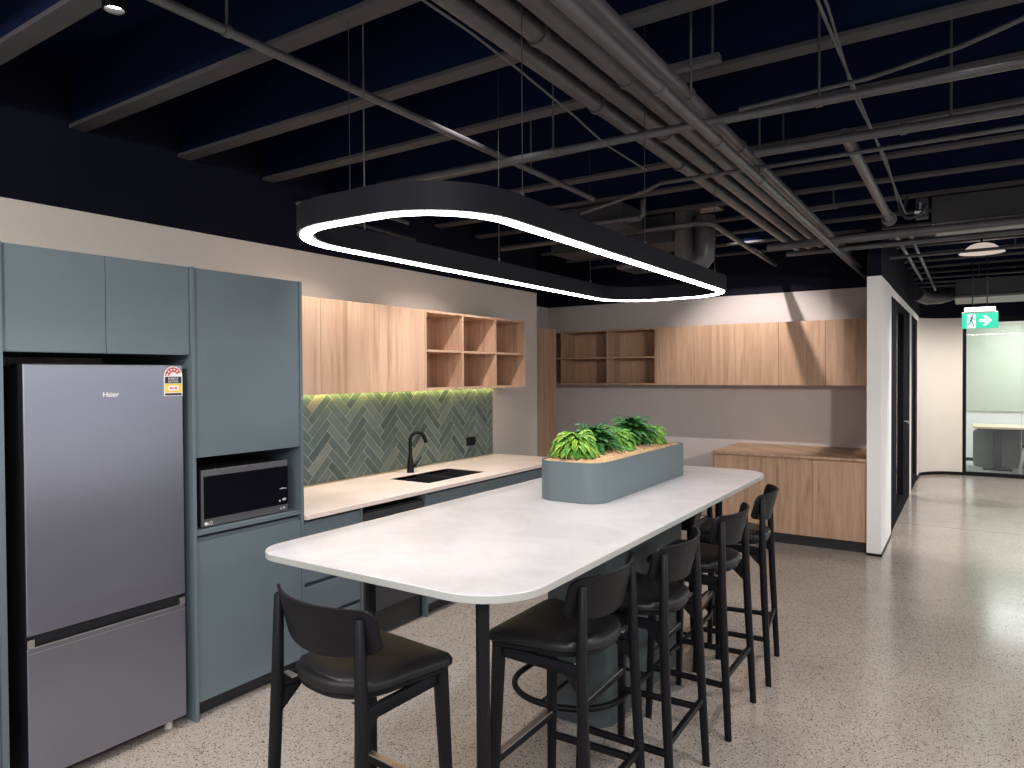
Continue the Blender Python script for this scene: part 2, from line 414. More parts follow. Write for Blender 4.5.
oc = thing('overhead_cabinet', (-3.48, 1.53, 1.745), 'dark green two-door cabinet above the fridge', 'cabinet')
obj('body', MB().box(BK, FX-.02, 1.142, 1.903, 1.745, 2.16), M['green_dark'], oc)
door('door', oc, 1.142, 1.524, 1.745, 2.162, M['green'])
door('door', oc, 1.524, 1.903, 1.745, 2.162, M['green'])

tcab = thing('tall_cabinet', (-3.48, 2.24, 0), 'tall dark green cabinet holding the microwave in its niche', 'cabinet')
obj('side_panel', MB().box(BK, FX+.012, 1.905, 1.922, 0, 2.163, .001), M['green'], tcab)
obj('side_panel', MB().box(BK, FX+.004, 2.545, 2.563, .0, 2.163, .001), M['green'], tcab)
obj('body', MB().box(BK, FX-.02, 1.923, 2.544, 1.255, 2.16).box(BK, FX-.02, 1.923, 2.544, .075, .868), M['green'], tcab)
obj('niche_back', MB().box(BK, BK+.016, 1.923, 2.544, .906, 1.255), M['void'], tcab)
door('door', tcab, 1.923, 2.544, 1.255, 2.162, M['green'])
door('door', tcab, 1.923, 2.544, .082, .852, M['green'])
obj('niche_shelf', MB().box(BK+.017, FX, 1.923, 2.544, .884, .906, .001), M['green'], tcab)
obj('finger_rail', MB().box(BK, FX-.03, 1.923, 2.544, .868, .884), M['void'], tcab)
obj('kickboard', MB().box(FX-.07, FX-.055, 1.923, 2.544, 0, .08), M['kick'], tcab)

# fridge
fg = thing('refrigerator', (-3.44, 1.538, 0), 'dark steel two-door bottom-mount fridge with an energy label', 'refrigerator')
obj('body', MB().box(-3.80, -3.145, 1.218, 1.860, .045, 1.685, .004), M['fridge_side'], fg)
obj('hinge_cover', MB().box(-3.30, -3.145, 1.222, 1.262, 1.685, 1.692).box(-3.22, -3.10, 1.222, 1.30, 1.6865, 1.700), M['fridge_side'], fg)
fd = obj('door', MB().box(-3.143, FX-.004, 1.210, 1.868, .628, 1.700, .004), [M['fridge'], M['fridge_side']], fg)
fd2 = obj('freezer_drawer', MB().box(-3.143, FX-.004, 1.210, 1.868, .052, .577, .004), [M['fridge'], M['fridge_side']], fg)
for d_ in (fd, fd2):
    for p in d_.data.polygons:
        if p.normal.x < .2: p.material_index = 1
obj('handle_recess', MB().box(-3.143, -3.100, 1.214, 1.864, .578, .627), M['fridge_side'], fd2)
obj('trim_strip', MB().box(-3.076, FX-.001, 1.230, 1.850, .577, .583).box(FX-.0045, FX-.0030, 1.214, 1.864, .556, .559), M['steel'], fd2)
for y in (1.212, 1.840):
    obj('handle_cap', MB().box(-3.098, FX-.003, y, y+.026, .578, .613, .002), M['steel'], fd2)['label'] = 'silver end cap'
for y in (1.25, 1.81):
    obj('foot', MB().cyl((-3.13, y, 0), (-3.13, y, .046), .018, 16), M['sign_box'], fg, smooth=True)['label'] = 'pale levelling foot'
obj('plinth', MB().box(-3.70, -3.16, 1.23, 1.85, .012, .045), M['fridge_side'], fg)
text('logo', 'Haier', .030, M['paper'], fd, (FX-.0035, 1.508, 1.561), RX)
# energy rating label: arc of stars, black title, yellow figure panel, black foot
ex = FX-.0035
lab = MB(); yc, yw = 1.8215, .0445
pts = [(yc-yw, 1.556), (yc+yw, 1.556), (yc+yw, 1.646)]
for k in range(0, 17):
    a = PI*k/16; pts.append((yc+math.cos(a)*yw, 1.648+math.sin(a)*yw))
pts.append((yc-yw, 1.646))
lab.loops([[(ex, y, z) for y, z in pts], [(ex+.0006, y, z) for y, z in pts]])
el = obj('energy_label', lab, M['paper'], fg)
el['label'] = 'white energy label with red arc and yellow panel'
ar = MB(); r0, r1 = .018, .0395
for k in range(0, 14):
    a0, a1 = PI-PI*.86*k/14, PI-PI*.86*(k+1)/14
    P = lambda r, a: (yc+math.cos(a)*r, 1.649+math.sin(a)*r)
    q = [P(r0, a0), P(r1, a0), P(r1, a1), P(r0, a1)]
    ar.loops([[(ex+.0008, y, z) for y, z in q], [(ex+.0012, y, z) for y, z in q]])
obj('red_arc', ar, M['red_mark'], el)
stv = MB()
for k in range(5):
    a = PI-.18-k*.53
    cy, cz = yc+math.cos(a)*.029, 1.649+math.sin(a)*.029
    q = [(cy+math.cos(PI/2+PI*i/5)*(.0066 if i % 2 == 0 else .0032), cz+math.sin(PI/2+PI*i/5)*(.0066 if i % 2 == 0 else .0032)) for i in range(10)]
    stv.loops([[(ex+.0013, y, z) for y, z in q], [(ex+.0016, y, z) for y, z in q]])
obj('stars', stv, M['paper'], el)
def lq(name, y0, y1, z0, z1, mat, lift=.0008):
    obj(name, MB().box(ex+lift, ex+lift+.0004, y0, y1, z0, z1), mat, el)
lq('title_band', yc-.040, yc+.040, 1.614, 1.645, M['black_mark'])
text('title_text', 'ENERGY', .0135, M['paper'], el, (ex+.0013, yc, 1.6315), RX, .0002, 'CENTER')
text('title_text', 'RATING', .0135, M['paper'], el, (ex+.0013, yc, 1.6185), RX, .0002, 'CENTER')
lq('yellow_panel', yc-.041, yc+.041, 1.573, 1.612, M['yellow_mark'])
lq('figure_panel', yc-.027, yc+.027, 1.580, 1.604, M['paper'], .0013)
lq('figure', yc-.017, yc-.007, 1.588, 1.596, M['red_mark'], .0018)
lq('figure', yc-.005, yc+.005, 1.588, 1.596, M['pinkish'], .0018)
lq('figure', yc+.007, yc+.017, 1.588, 1.596, M['red_mark'], .0018)
lq('foot_band', yc-.040, yc+.040, 1.559, 1.569, M['black_mark'])

# microwave
mw = thing('microwave', (-3.3, 2.24, .906), 'black and steel microwave in the dark niche beside the fridge', 'microwave')
obj('case', MB().box(-3.50, -3.115, 1.975, 2.478, .914, 1.187, .004), M['fridge_side'], mw)
mdoor = obj('door', MB().box(-3.114, -3.100, 1.972, 2.482, .912, 1.189, .002), M['mw_steel'], mw)
obj('window', MB().box(-3.101, -3.0975, 1.984, 2.480, .950, 1.158, .001), M['mw_glass'], mdoor)
text('brand_mark', 'LG', .022, M['paper'], mdoor, (-3.0995, 2.004, .920), RX)
obj('brand_ring', MB().cyl((-3.0999, 1.995, .927), (-3.0985, 1.995, .927), .008, 20), M['paper'], mdoor)
for mm in (MB().box(-3.0975, -3.097, 2.425, 2.470, 1.035, 1.038).box(-3.0975, -3.097, 2.438, 2.452, 1.0375, 1.042), MB().box(-3.0975, -3.097, 2.422, 2.432, .968, .978), MB().box(-3.0975, -3.097, 2.444, 2.466, .972, .984),
           MB().box(-3.0995, -3.098, 2.430, 2.440, .925, .934), MB().box(-3.0995, -3.098, 2.448, 2.462, .926, .938)):
    obj('touch_mark', mm, M['mark_grey'], mdoor)
for y in (2.0, 2.45):
    for x in (-3.45, -3.15):
        obj('foot', MB().cyl((x, y, .906), (x, y, .915), .012, 12), M['fridge_side'], mw)

# base cabinets
def base(y0, y1, label, cat='cabinet'):
    t = thing('base_cabinet', (-3.48, (y0+y1)/2, 0), label, cat)
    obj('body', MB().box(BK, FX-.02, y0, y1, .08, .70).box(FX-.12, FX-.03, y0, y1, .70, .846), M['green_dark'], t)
    obj('kickboard', MB().box(FX-.07, FX-.055, y0, y1, 0, .08), M['kick'], t)
    return t
dr = base(2.565, 2.988, 'dark green three-drawer unit beside the tall microwave cabinet')
for z0, z1 in ((.490, .832), (.292, .470), (.082, .272)):
    d_ = door('drawer', dr, 2.565, 2.988, z0, z1, M['green'])
obj('side_panel', MB().box(BK, FX+.004, 2.990, 3.006, 0, .846, .001), M['green'], dr)
dw = thing('dishwasher', (-3.48, 3.3, 0), 'graphite dishwasher built in under the worktop', 'dishwasher')
obj('body', MB().box(BK+.05, FX-.035, 3.012, 3.588, .02, .805), M['fridge_side'], dw)
dwd = obj('door', MB().box(FX-.034, FX-.006, 3.018, 3.584, .175, .735, .003), M['dish'], dw)
obj('control_panel', MB().box(FX-.034, FX-.006, 3.018, 3.584, .758, .800, .003).box(FX-.034, FX-.016, 3.018, 3.584, .737, .757), M['dish'], dw)
mk = MB()
for y in (3.20, 3.215, 3.23, 3.25, 3.265, 3.36, 3.38, 3.40): mk.box(FX-.0062, FX-.0055, y, y+.007, .700, .708)
obj('panel_marks', mk, M['mark_grey'], dwd)
obj('plinth', MB().box(FX-.06, FX-.04, 3.012, 3.588, .0, .165), M['dish'], dw)
sk = base(3.610, 5.560, 'long dark green base cabinet under the sink')
obj('side_panel', MB().box(BK, FX+.004, 3.592, 3.608, 0, .846, .001), M['green'], sk)
for a, c in ((3.610, 4.095), (4.095, 4.58), (4.58, 5.07), (5.07, 5.56)): door('door', sk, a, c, .082, .832, M['green'])

# worktop with sink cut-out
SX0, SX1, SY0, SY1 = -3.605, -3.215, 3.80, 4.50
wt = MB()
for (x0, x1, y0, y1) in ((BK, SX0, 2.566, 5.575), (SX1, -3.050, 2.566, 5.575), (SX0, SX1, 2.566, SY0), (SX0, SX1, SY1, 5.575)):
    wt.box(x0, x1, y0, y1, .848, .872)
bmesh.ops.remove_doubles(wt.bm, verts=wt.bm.verts[:], dist=1e-5)
tag(obj('worktop', wt, M['counter']), 'pale beige stone worktop along the tiled splashback', 'worktop')
sn = thing('kitchen_sink', ((SX0+SX1)/2, 4.15, .872), 'black double-bowl sink set in the beige worktop', 'sink')
def bowl(y0, y1):
    m = MB(); t = .006
    m.box(SX0-.004, SX0, y0, y1, .715, .868).box(SX1, SX1+.004, y0, y1, .715, .868)
    m.box(SX0-.004, SX1+.004, y0-t, y0, .715, .868).box(SX0-.004, SX1+.004, y1, y1+t, .715, .868)
    m.box(SX0-.004, SX1+.004, y0-t, y1+t, .707, .715)
    return m
for a, c in ((SY0+.008, 4.115), (4.14, SY1-.008)):
    bw = obj('bowl', bowl(a, c), M['bowl'], sn)
    obj('drain', MB().cyl(((SX0+SX1)/2, (a+c)/2, .715), ((SX0+SX1)/2, (a+c)/2, .719), .04, 20), M['dish'], bw)
obj('divider', MB().box(SX0, SX1, 4.122, 4.133, .72, .858, .002), M['dish'], sn)

fc = thing('kitchen_tap', (-3.69, 4.14, .872), 'black gooseneck mixer tap behind the sink', 'tap')
obj('base', MB().tube([(-3.69, 4.14, .872), (-3.69, 4.14, .880), (-3.69, 4.14, .96), (-3.69, 4.14, 1.0)], [.030, .028, .024, .016], 20), M['black'], fc, smooth=True)
sp = [(-3.69, 4.14, .99), (-3.69, 4.14, 1.12)]
for k in range(0, 11):
    a = PI-k*PI*.83/10
    dx, dy = .55, .835
    c_ = .058
    sp.append((-3.69+dx*(c_+math.cos(a)*c_), 4.14+dy*(c_+math.cos(a)*c_), 1.13+math.sin(a)*c_))
obj('spout', MB().tube(sp, [.0145]*(len(sp)-3)+[.0155, .017, .017], 14), M['black'], fc, smooth=True)
sx, sy, sz = sp[-1]
obj('spray_head', MB().tube([(sx, sy, sz+.004), (sx+.012, sy+.018, sz-.055)], [.0165, .0155], 14), M['black'], fc, smooth=True)
hd = obj('handle', MB().tube([(-3.69, 4.14, .93), (-3.665, 4.178, .930)], .019, 16).tube([(-3.668, 4.173, .935), (-3.652, 4.20, .965), (-3.640, 4.215, .992)], [.011, .0065, .006], 10), M['black'], fc, smooth=True)

# herringbone splashback
def splashback():
    y0, y1, z0, z1 = 2.566, 5.560, .873, 1.520
    back = MB().box(WX+.001, WX+.0072, y0, y1, z0, z1)
    o = obj('splashback', back, M['grout']); o['kind'] = 'structure'
    Wd = .0635; Ln = Wd*4; gp = .0026
    bm = bmesh.new()
    tl = bm.verts.layers.float.new('tone')
    c45 = math.sqrt(.5)
    def clip(poly):
        def cut(P, f, inter):
            out = []
            for i in range(len(P)):
                a, b2 = P[i-1], P[i]
                fa, fb = f(a), f(b2)
                if (fa >= 0) != (fb >= 0):
                    t = fa/(fa-fb); out.append((a[0]+(b2[0]-a[0])*t, a[1]+(b2[1]-a[1])*t))
                if fb >= 0: out.append(b2)
            return out
        for f in (lambda p: p[0]-y0-.001, lambda p: y1-.001-p[0], lambda p: p[1]-z0-.001, lambda p: z1-.001-p[1]):
            if not poly: return poly
            poly = cut(poly, f, None)
        return poly
    rnd = random.Random(3)
    def add(u0, u1, v0, v1):
        P = [(u0+gp, v0+gp), (u1-gp, v0+gp), (u1-gp, v1-gp), (u0+gp, v1-gp)]
        Q = [((u-v)*c45+4.05, (u+v)*c45+1.2) for u, v in P]
        Q = clip(Q)
        if len(Q) < 3: return
        A = abs(sum(Q[i-1][0]*Q[i][1]-Q[i][0]*Q[i-1][1] for i in range(len(Q))))/2
        if A < 1e-5: return
        tone = rnd.gauss(.18, .13)
        if rnd.random() < .12: tone += .2
        tilt = [rnd.uniform(-.0004, .0004) for _ in range(2)]
        cy = sum(q[0] for q in Q)/len(Q); cz = sum(q[1] for q in Q)/len(Q)
        top = []; bot = []
        for y, z in Q:
            v = bm.verts.new((WX+.0088+tilt[0]*(y-cy)/.1+tilt[1]*(z-cz)/.1, cy+(y-cy)*.992, cz+(z-cz)*.992)); v[tl] = tone; top.append(v)
            v = bm.verts.new((WX+.005, y, z)); v[tl] = tone; bot.append(v)
        bm.faces.new(top)
        for i in range(len(Q)):
            bm.faces.new((bot[i-1], bot[i], top[i], top[i-1]))
    for j in range(-14, 15):
        for k in range(-60, 61):
            ox = k*Wd+j*2*Ln; oy = k*Wd
            uu = (ox-oy)*c45+4.05
            if uu < y0-1 or uu > y1+1: continue
            vv = (ox+oy)*c45+1.2
            if vv < z0-1 or vv > z1+1: continue
            add(ox, ox+Ln, oy, oy+Wd)
            add(ox+Ln, ox+Ln+Wd, oy+Wd-Ln, oy+Wd)
    m = MB(); m.bm.free(); m.bm = bm
    t = obj('tiles', m, M['tile'], o)
    t['label'] = 'green glazed herringbone tiles'
splashback()
ot = thing('power_outlet', (WX+.02, 5.19, 1.02), 'black double power outlet on the green tiles', 'outlet')
obj('plate', MB().box(WX+.0128, WX+.022, 5.128, 5.262, .984, 1.062, .003), M['black'], ot)
obj('switch', MB().box(WX+.022, WX+.025, 5.15, 5.165, 1.04, 1.052).box(WX+.022, WX+.025, 5.225, 5.24, 1.04, 1.052), M['fridge_side'], ot)

# timber wall cabinets over the splashback
UF = -3.53
uc = thing('wall_cabinet', (-3.7, 3.35, 1.52), 'oak wall cabinet with three flat doors above the tap', 'cabinet')
obj('body', MB().box(BK, UF-.019, 2.566, 4.137, 1.524, 2.150), M['oak'], uc)
for a, c in ((2.566, 3.10), (3.10, 3.63), (3.63, 4.137)): door('door', uc, a, c, 1.520, 2.152, M['oak'], UF)
def cubby(name_t, ys, zs, back_at, front, axis, label, oakm, T=.018):
    pass
cb = thing('open_shelf', (-3.7, 4.87, 1.52), 'oak six-hole open shelf at the end of the tiled wall', 'shelf')
T = .018
obj('back_panel', MB().box(BK, BK+.012, 4.140, 5.605, 1.522, 2.150), M['oak'], cb)
obj('top_panel', MB().box(BK+.012, UF, 4.140, 5.605, 2.132, 2.150, .0008), M['oak'], cb)
obj('bottom_panel', MB().box(BK+.012, UF, 4.140, 5.605, 1.522, 1.540, .0008), M['oak'], cb)
for y in (4.140, 4.616, 5.100, 5.587):
    obj('divider', MB().box(BK+.012, UF, y, y+T, 1.540, 2.132, .0008), M['oak'], cb)
for a, c in ((4.158, 4.616), (4.634, 5.100), (5.118, 5.587)):
    obj('shelf_board', MB().box(BK+.012, UF, a, c, 1.825, 1.843, .0008), M['oak'], cb)
ls = thing('led_strip', (-3.86, 4.05, 1.52), 'glowing yellow led strip under the oak wall cabinets', 'light')
obj('profile', MB().box(-3.874, -3.852, 2.60, 5.55, 1.5145, 1.5215), M['steel'], ls)
obj('diffuser', MB().box(-3.871, -3.855, 2.60, 5.55, 1.511, 1.5145), M['strip'], ls)

# tall oak cabinet in the recess
tk = thing('tall_cabinet', (-4.28, 6.63, 0), 'tall oak cupboard side in the corner beyond the white wall end', 'cabinet')
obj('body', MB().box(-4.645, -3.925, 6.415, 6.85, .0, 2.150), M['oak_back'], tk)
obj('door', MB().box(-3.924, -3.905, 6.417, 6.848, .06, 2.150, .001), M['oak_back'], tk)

# back wall cabinets
BF = 7.585
bs = thing('open_shelf', (-3.8, 7.77, 1.51), 'oak open shelf of cubby holes high on the grey back wall', 'shelf')
XS = [-4.640, -4.262, -3.632, -3.024]
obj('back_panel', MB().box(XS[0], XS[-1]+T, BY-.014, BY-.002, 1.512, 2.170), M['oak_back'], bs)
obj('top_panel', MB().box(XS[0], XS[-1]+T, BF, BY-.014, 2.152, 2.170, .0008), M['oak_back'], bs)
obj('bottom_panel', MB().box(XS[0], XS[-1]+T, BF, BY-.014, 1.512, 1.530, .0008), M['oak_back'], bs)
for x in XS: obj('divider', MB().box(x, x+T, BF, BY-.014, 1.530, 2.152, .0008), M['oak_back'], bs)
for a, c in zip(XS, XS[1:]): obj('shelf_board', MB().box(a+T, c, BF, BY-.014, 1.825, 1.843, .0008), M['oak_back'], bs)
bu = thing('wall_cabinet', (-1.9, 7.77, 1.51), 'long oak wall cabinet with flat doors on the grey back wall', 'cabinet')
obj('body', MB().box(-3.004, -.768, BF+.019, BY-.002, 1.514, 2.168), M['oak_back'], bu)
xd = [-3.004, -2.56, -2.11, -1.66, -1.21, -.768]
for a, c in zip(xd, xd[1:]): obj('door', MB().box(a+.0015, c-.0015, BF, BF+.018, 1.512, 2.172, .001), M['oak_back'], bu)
sb = thing('sideboard', (-1.47, 7.45, 0), 'low oak sideboard with three doors against the grey back wall', 'sideboard')
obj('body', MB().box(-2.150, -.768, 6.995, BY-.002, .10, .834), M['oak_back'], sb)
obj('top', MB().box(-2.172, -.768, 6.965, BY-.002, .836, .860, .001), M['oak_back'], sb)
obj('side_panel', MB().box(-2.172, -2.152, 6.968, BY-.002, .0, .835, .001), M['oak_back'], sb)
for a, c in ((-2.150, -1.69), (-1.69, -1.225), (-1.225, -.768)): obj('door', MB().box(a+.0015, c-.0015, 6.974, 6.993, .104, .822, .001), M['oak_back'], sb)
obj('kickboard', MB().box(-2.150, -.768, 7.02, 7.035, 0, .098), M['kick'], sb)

# ------------------------------------------------------------------ high table
TZ = 1.05; TX0, TX1, TY0, TY1 = -2.058, -1.000, 1.488, 4.365
tb = thing('high_table', (-1.53, 2.92, 0), 'long white stone-top high table in the middle of the room', 'table')
tpoly = rrect(TX0, TX1, TY0, TY1, [.20, .20, .15, .12], 12)
tt = obj('tabletop', MB().prism(tpoly, TZ-.024, TZ, .002), [M['top'], M['top_edge']], tb, smooth=True)
for p in tt.data.polygons:
    if abs(p.normal.z) < .3: p.material_index = 1
for x, y in ((-1.165, 1.61), (-1.86, 1.86), (-1.20, 3.98), (-1.86, 3.98)):
    lg = obj('leg', MB().cyl((x, y, .006), (x, y, TZ-.025), .020, 24), M['black'], tb, smooth=True)
    obj('foot', MB().cyl((x, y, 0), (x, y, .006), .022, 24), M['black'], lg, smooth=True)
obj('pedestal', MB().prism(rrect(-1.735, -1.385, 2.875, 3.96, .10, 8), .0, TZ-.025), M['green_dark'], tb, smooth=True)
rl = rrect(-1.80, -1.275, 2.575, 4.26, .24, 8)
fr_ = obj('foot_rail', MB().tube([(x, y, .215) for x, y in rl]+[(*rl[0], .215), (*rl[1], .215)], .014, 12, cap=False), M['black'], tb, smooth=True)
for (x, y, x2, y2) in ((-1.56, 2.575, -1.56, 2.875), (-1.56, 4.26, -1.56, 3.96), (-1.275, 3.1, -1.385, 3.1), (-1.275, 3.7, -1.385, 3.7), (-1.80, 3.1, -1.735, 3.1), (-1.80, 3.7, -1.735, 3.7)):
    obj('bracket', MB().tube([(x, y, .213), (x2, y2, .213)], .008, 10), M['black'], fr_, smooth=True)

# planter
PZ = TZ+.001; PT = 1.238
pl = thing('planter_box', (-1.565, 3.39, PZ), 'grey-green trough planter on the white high table', 'planter')
ou = rrect(-1.735, -1.395, 2.825, 3.965, [.10, .03, .03, .10], 8)
inn = rrect(-1.728, -1.402, 2.832, 3.958, [.093, .024, .024, .093], 8)
obj('trough', MB().loops([[(x, y, PZ) for x, y in ou], [(x, y, PT) for x, y in ou], [(x, y, PT) for x, y in inn], [(x, y, PZ+.01) for x, y in inn]]), plain('grey_green_coating', (.115, .155, .165), .45, var=.03), pl, smooth=True)
sm = MB()
rings = []
for k, f in enumerate((1.0, .8, .6, .4, .2, .02)):
    rings.append([(-1.565+(x+1.565)*f, 3.395+(y-3.395)*f, PT-.005+.016*(1-f**3)+random.uniform(-.004, .006)*(f < .99)) for x, y in inn])
sm.loops(rings, cap=False)
obj('mulch', sm, M['straw'], pl, smooth=True)
st_ = MB()
for i in range(420):
    x = random.uniform(-1.725, -1.41); y = random.uniform(2.86, 3.95)
    if y < 2.92 and (x > -1.47 or x < -1.67): continue
    a = random.uniform(0, 2*PI); ln = random.uniform(.012, .035); lift = random.uniform(0, .022)
    p0 = Vector((x, y, PT+.002)); p1 = p0+Vector((math.cos(a)*ln*.5, math.sin(a)*ln*.5, lift*.9)); p2 = p0+Vector((math.cos(a)*ln, math.sin(a)*ln, lift*.4))
    if not (-1.728 < p2.x < -1.402 and 2.835 < p2.y < 3.955): continue
    st_.tube([p0, p1, p2], .0008, 4, cap=False)
so = obj('straw', st_, M['straw2'], pl); so['kind'] = 'stuff'
def plant(x, y, lime, R, H, n, label, seed, upright):
    rd = random.Random(seed)
    bm = bmesh.new(); ac = bm.verts.layers.float.new('across'); lm = bm.verts.layers.float.new('lime')
    for i in range(n):
        az = 2*PI*i*.381966+rd.uniform(-.3, .3); tier = i/n
        el_ = (.35+1.0*tier) if not upright else (.55+.85*tier)
        ln = R*rd.uniform(1.5, 2.0)*(1-.2*tier); w = rd.uniform(.0095, .0145); m_ = 8
        p = Vector((0, 0, H*(.05+.40*tier))); el_a = el_
        pr = None; li = lime+rd.uniform(-.12, .12)
        for s_ in range(m_+1):
            t = s_/m_
            d = Vector((math.cos(az)*math.cos(el_a), math.sin(az)*math.cos(el_a), math.sin(el_a)))
            side = Vector((-math.sin(az), math.cos(az), 0)); nrm = side.cross(d)
            ww = w*(.45+.9*math.sin(PI*min(1, t*.8+.12)))*(1 if t < .85 else (1-t)/.15*.8+.2)
            row = []
            for q, (o_, up, av) in enumerate(((-1, .0, .55), (-.55, -.004, .12), (0, -.007, .25), (.55, -.004, .12), (1, 0, .55))):
                v = bm.verts.new(p+side*o_*ww+nrm*(-up)*-1); v[ac] = av; v[lm] = li; row.append(v)
            if pr:
                for q in range(4): bm.faces.new((pr[q], pr[q+1], row[q+1], row[q]))
            pr = row
            p = p+d*ln/m_
            el_a -= (2.9 if not upright else 2.1)/m_*rd.uniform(.7, 1.15)*(.5+t)
    for v in bm.verts:
        v.co.z = max(v.co.z, .006)
        v.co += Vector((x, y, PT+.004))
    m = MB(); m.bm.free(); m.bm = bm
    e = thing('leafy_plant', (x, y, PT), label, 'plant', 'leafy plants in the trough')
    o = obj('foliage', m, M['leaf'], e, smooth=True)
    obj('stem', MB().tube([(x, y, PT-.005), (x, y, PT+.05)], .008, 8), M['leaf'], e)
    return e
plant(-1.60, 2.99, .46, .085, .14, 95, 'bushy lime-edged plant at the near end of the trough', 1, False)
plant(-1.60, 3.19, .10, .090, .15, 70, 'dark green upright plant second from the near end of the trough', 2, True)
plant(-1.565, 3.375, .42, .080, .12, 85, 'lime-streaked drooping plant in the middle of the trough', 3, False)
plant(-1.575, 3.60, .10, .100, .175, 85, 'tall dark green plant, fourth along the trough', 4, True)
plant(-1.54, 3.775, .48, .080, .11, 75, 'small lime plant at the far end of the trough', 5, False)

# ------------------------------------------------------------------ ring pendant
RL = thing('ring_pendant_light', (-1.555, 2.76, 2.10), 'long black ring light with glowing white underside above the table', 'light')
RO = rrect(-1.912, -1.115, 1.42, 4.10, .30, 12); RI = inset(RO, .055)
hz = [2.102, 2.182]
hb_ = MB().loops([[(x, y, hz[0]) for x, y in RO], [(x, y, hz[1]) for x, y in RO], [(x, y, hz[1]) for x, y in RI], [(x, y, hz[0]) for x, y in RI], [(x, y, hz[0]) for x, y in RO]], cap=False)
bmesh.ops.remove_doubles(hb_.bm, verts=hb_.bm.verts[:], dist=1e-6)
obj('housing', hb_, M['ring_black'], RL, smooth=True)
DO = inset(RO, .010); DI = inset(RO, .045)
dd = MB().loops([[(x, y, 2.102) for x, y in DO], [(x, y, 2.096) for x, y in DO], [(x, y, 2.096) for x, y in DI], [(x, y, 2.102) for x, y in DI]], cap=False)
obj('diffuser', dd, M['led'], RL)['label'] = 'glowing white led diffuser'
for x, y in ((-1.886, 1.80), (-1.142, 1.80), (-1.886, 2.76), (-1.142, 2.76), (-1.886, 3.72), (-1.142, 3.72)):
    obj('suspension_cable', MB().tube([(x, y, 2.182), (x, y, 3.30)], .0016, 6).cyl((x, y, 2.182), (x, y, 2.204), .006, 10), M['pipe_dark'], RL)
obj('power_cord', MB().tube([(-1.884, 1.87, 2.182), (-1.884, 1.87, 3.30)], .003, 6), M['pipe'], RL)

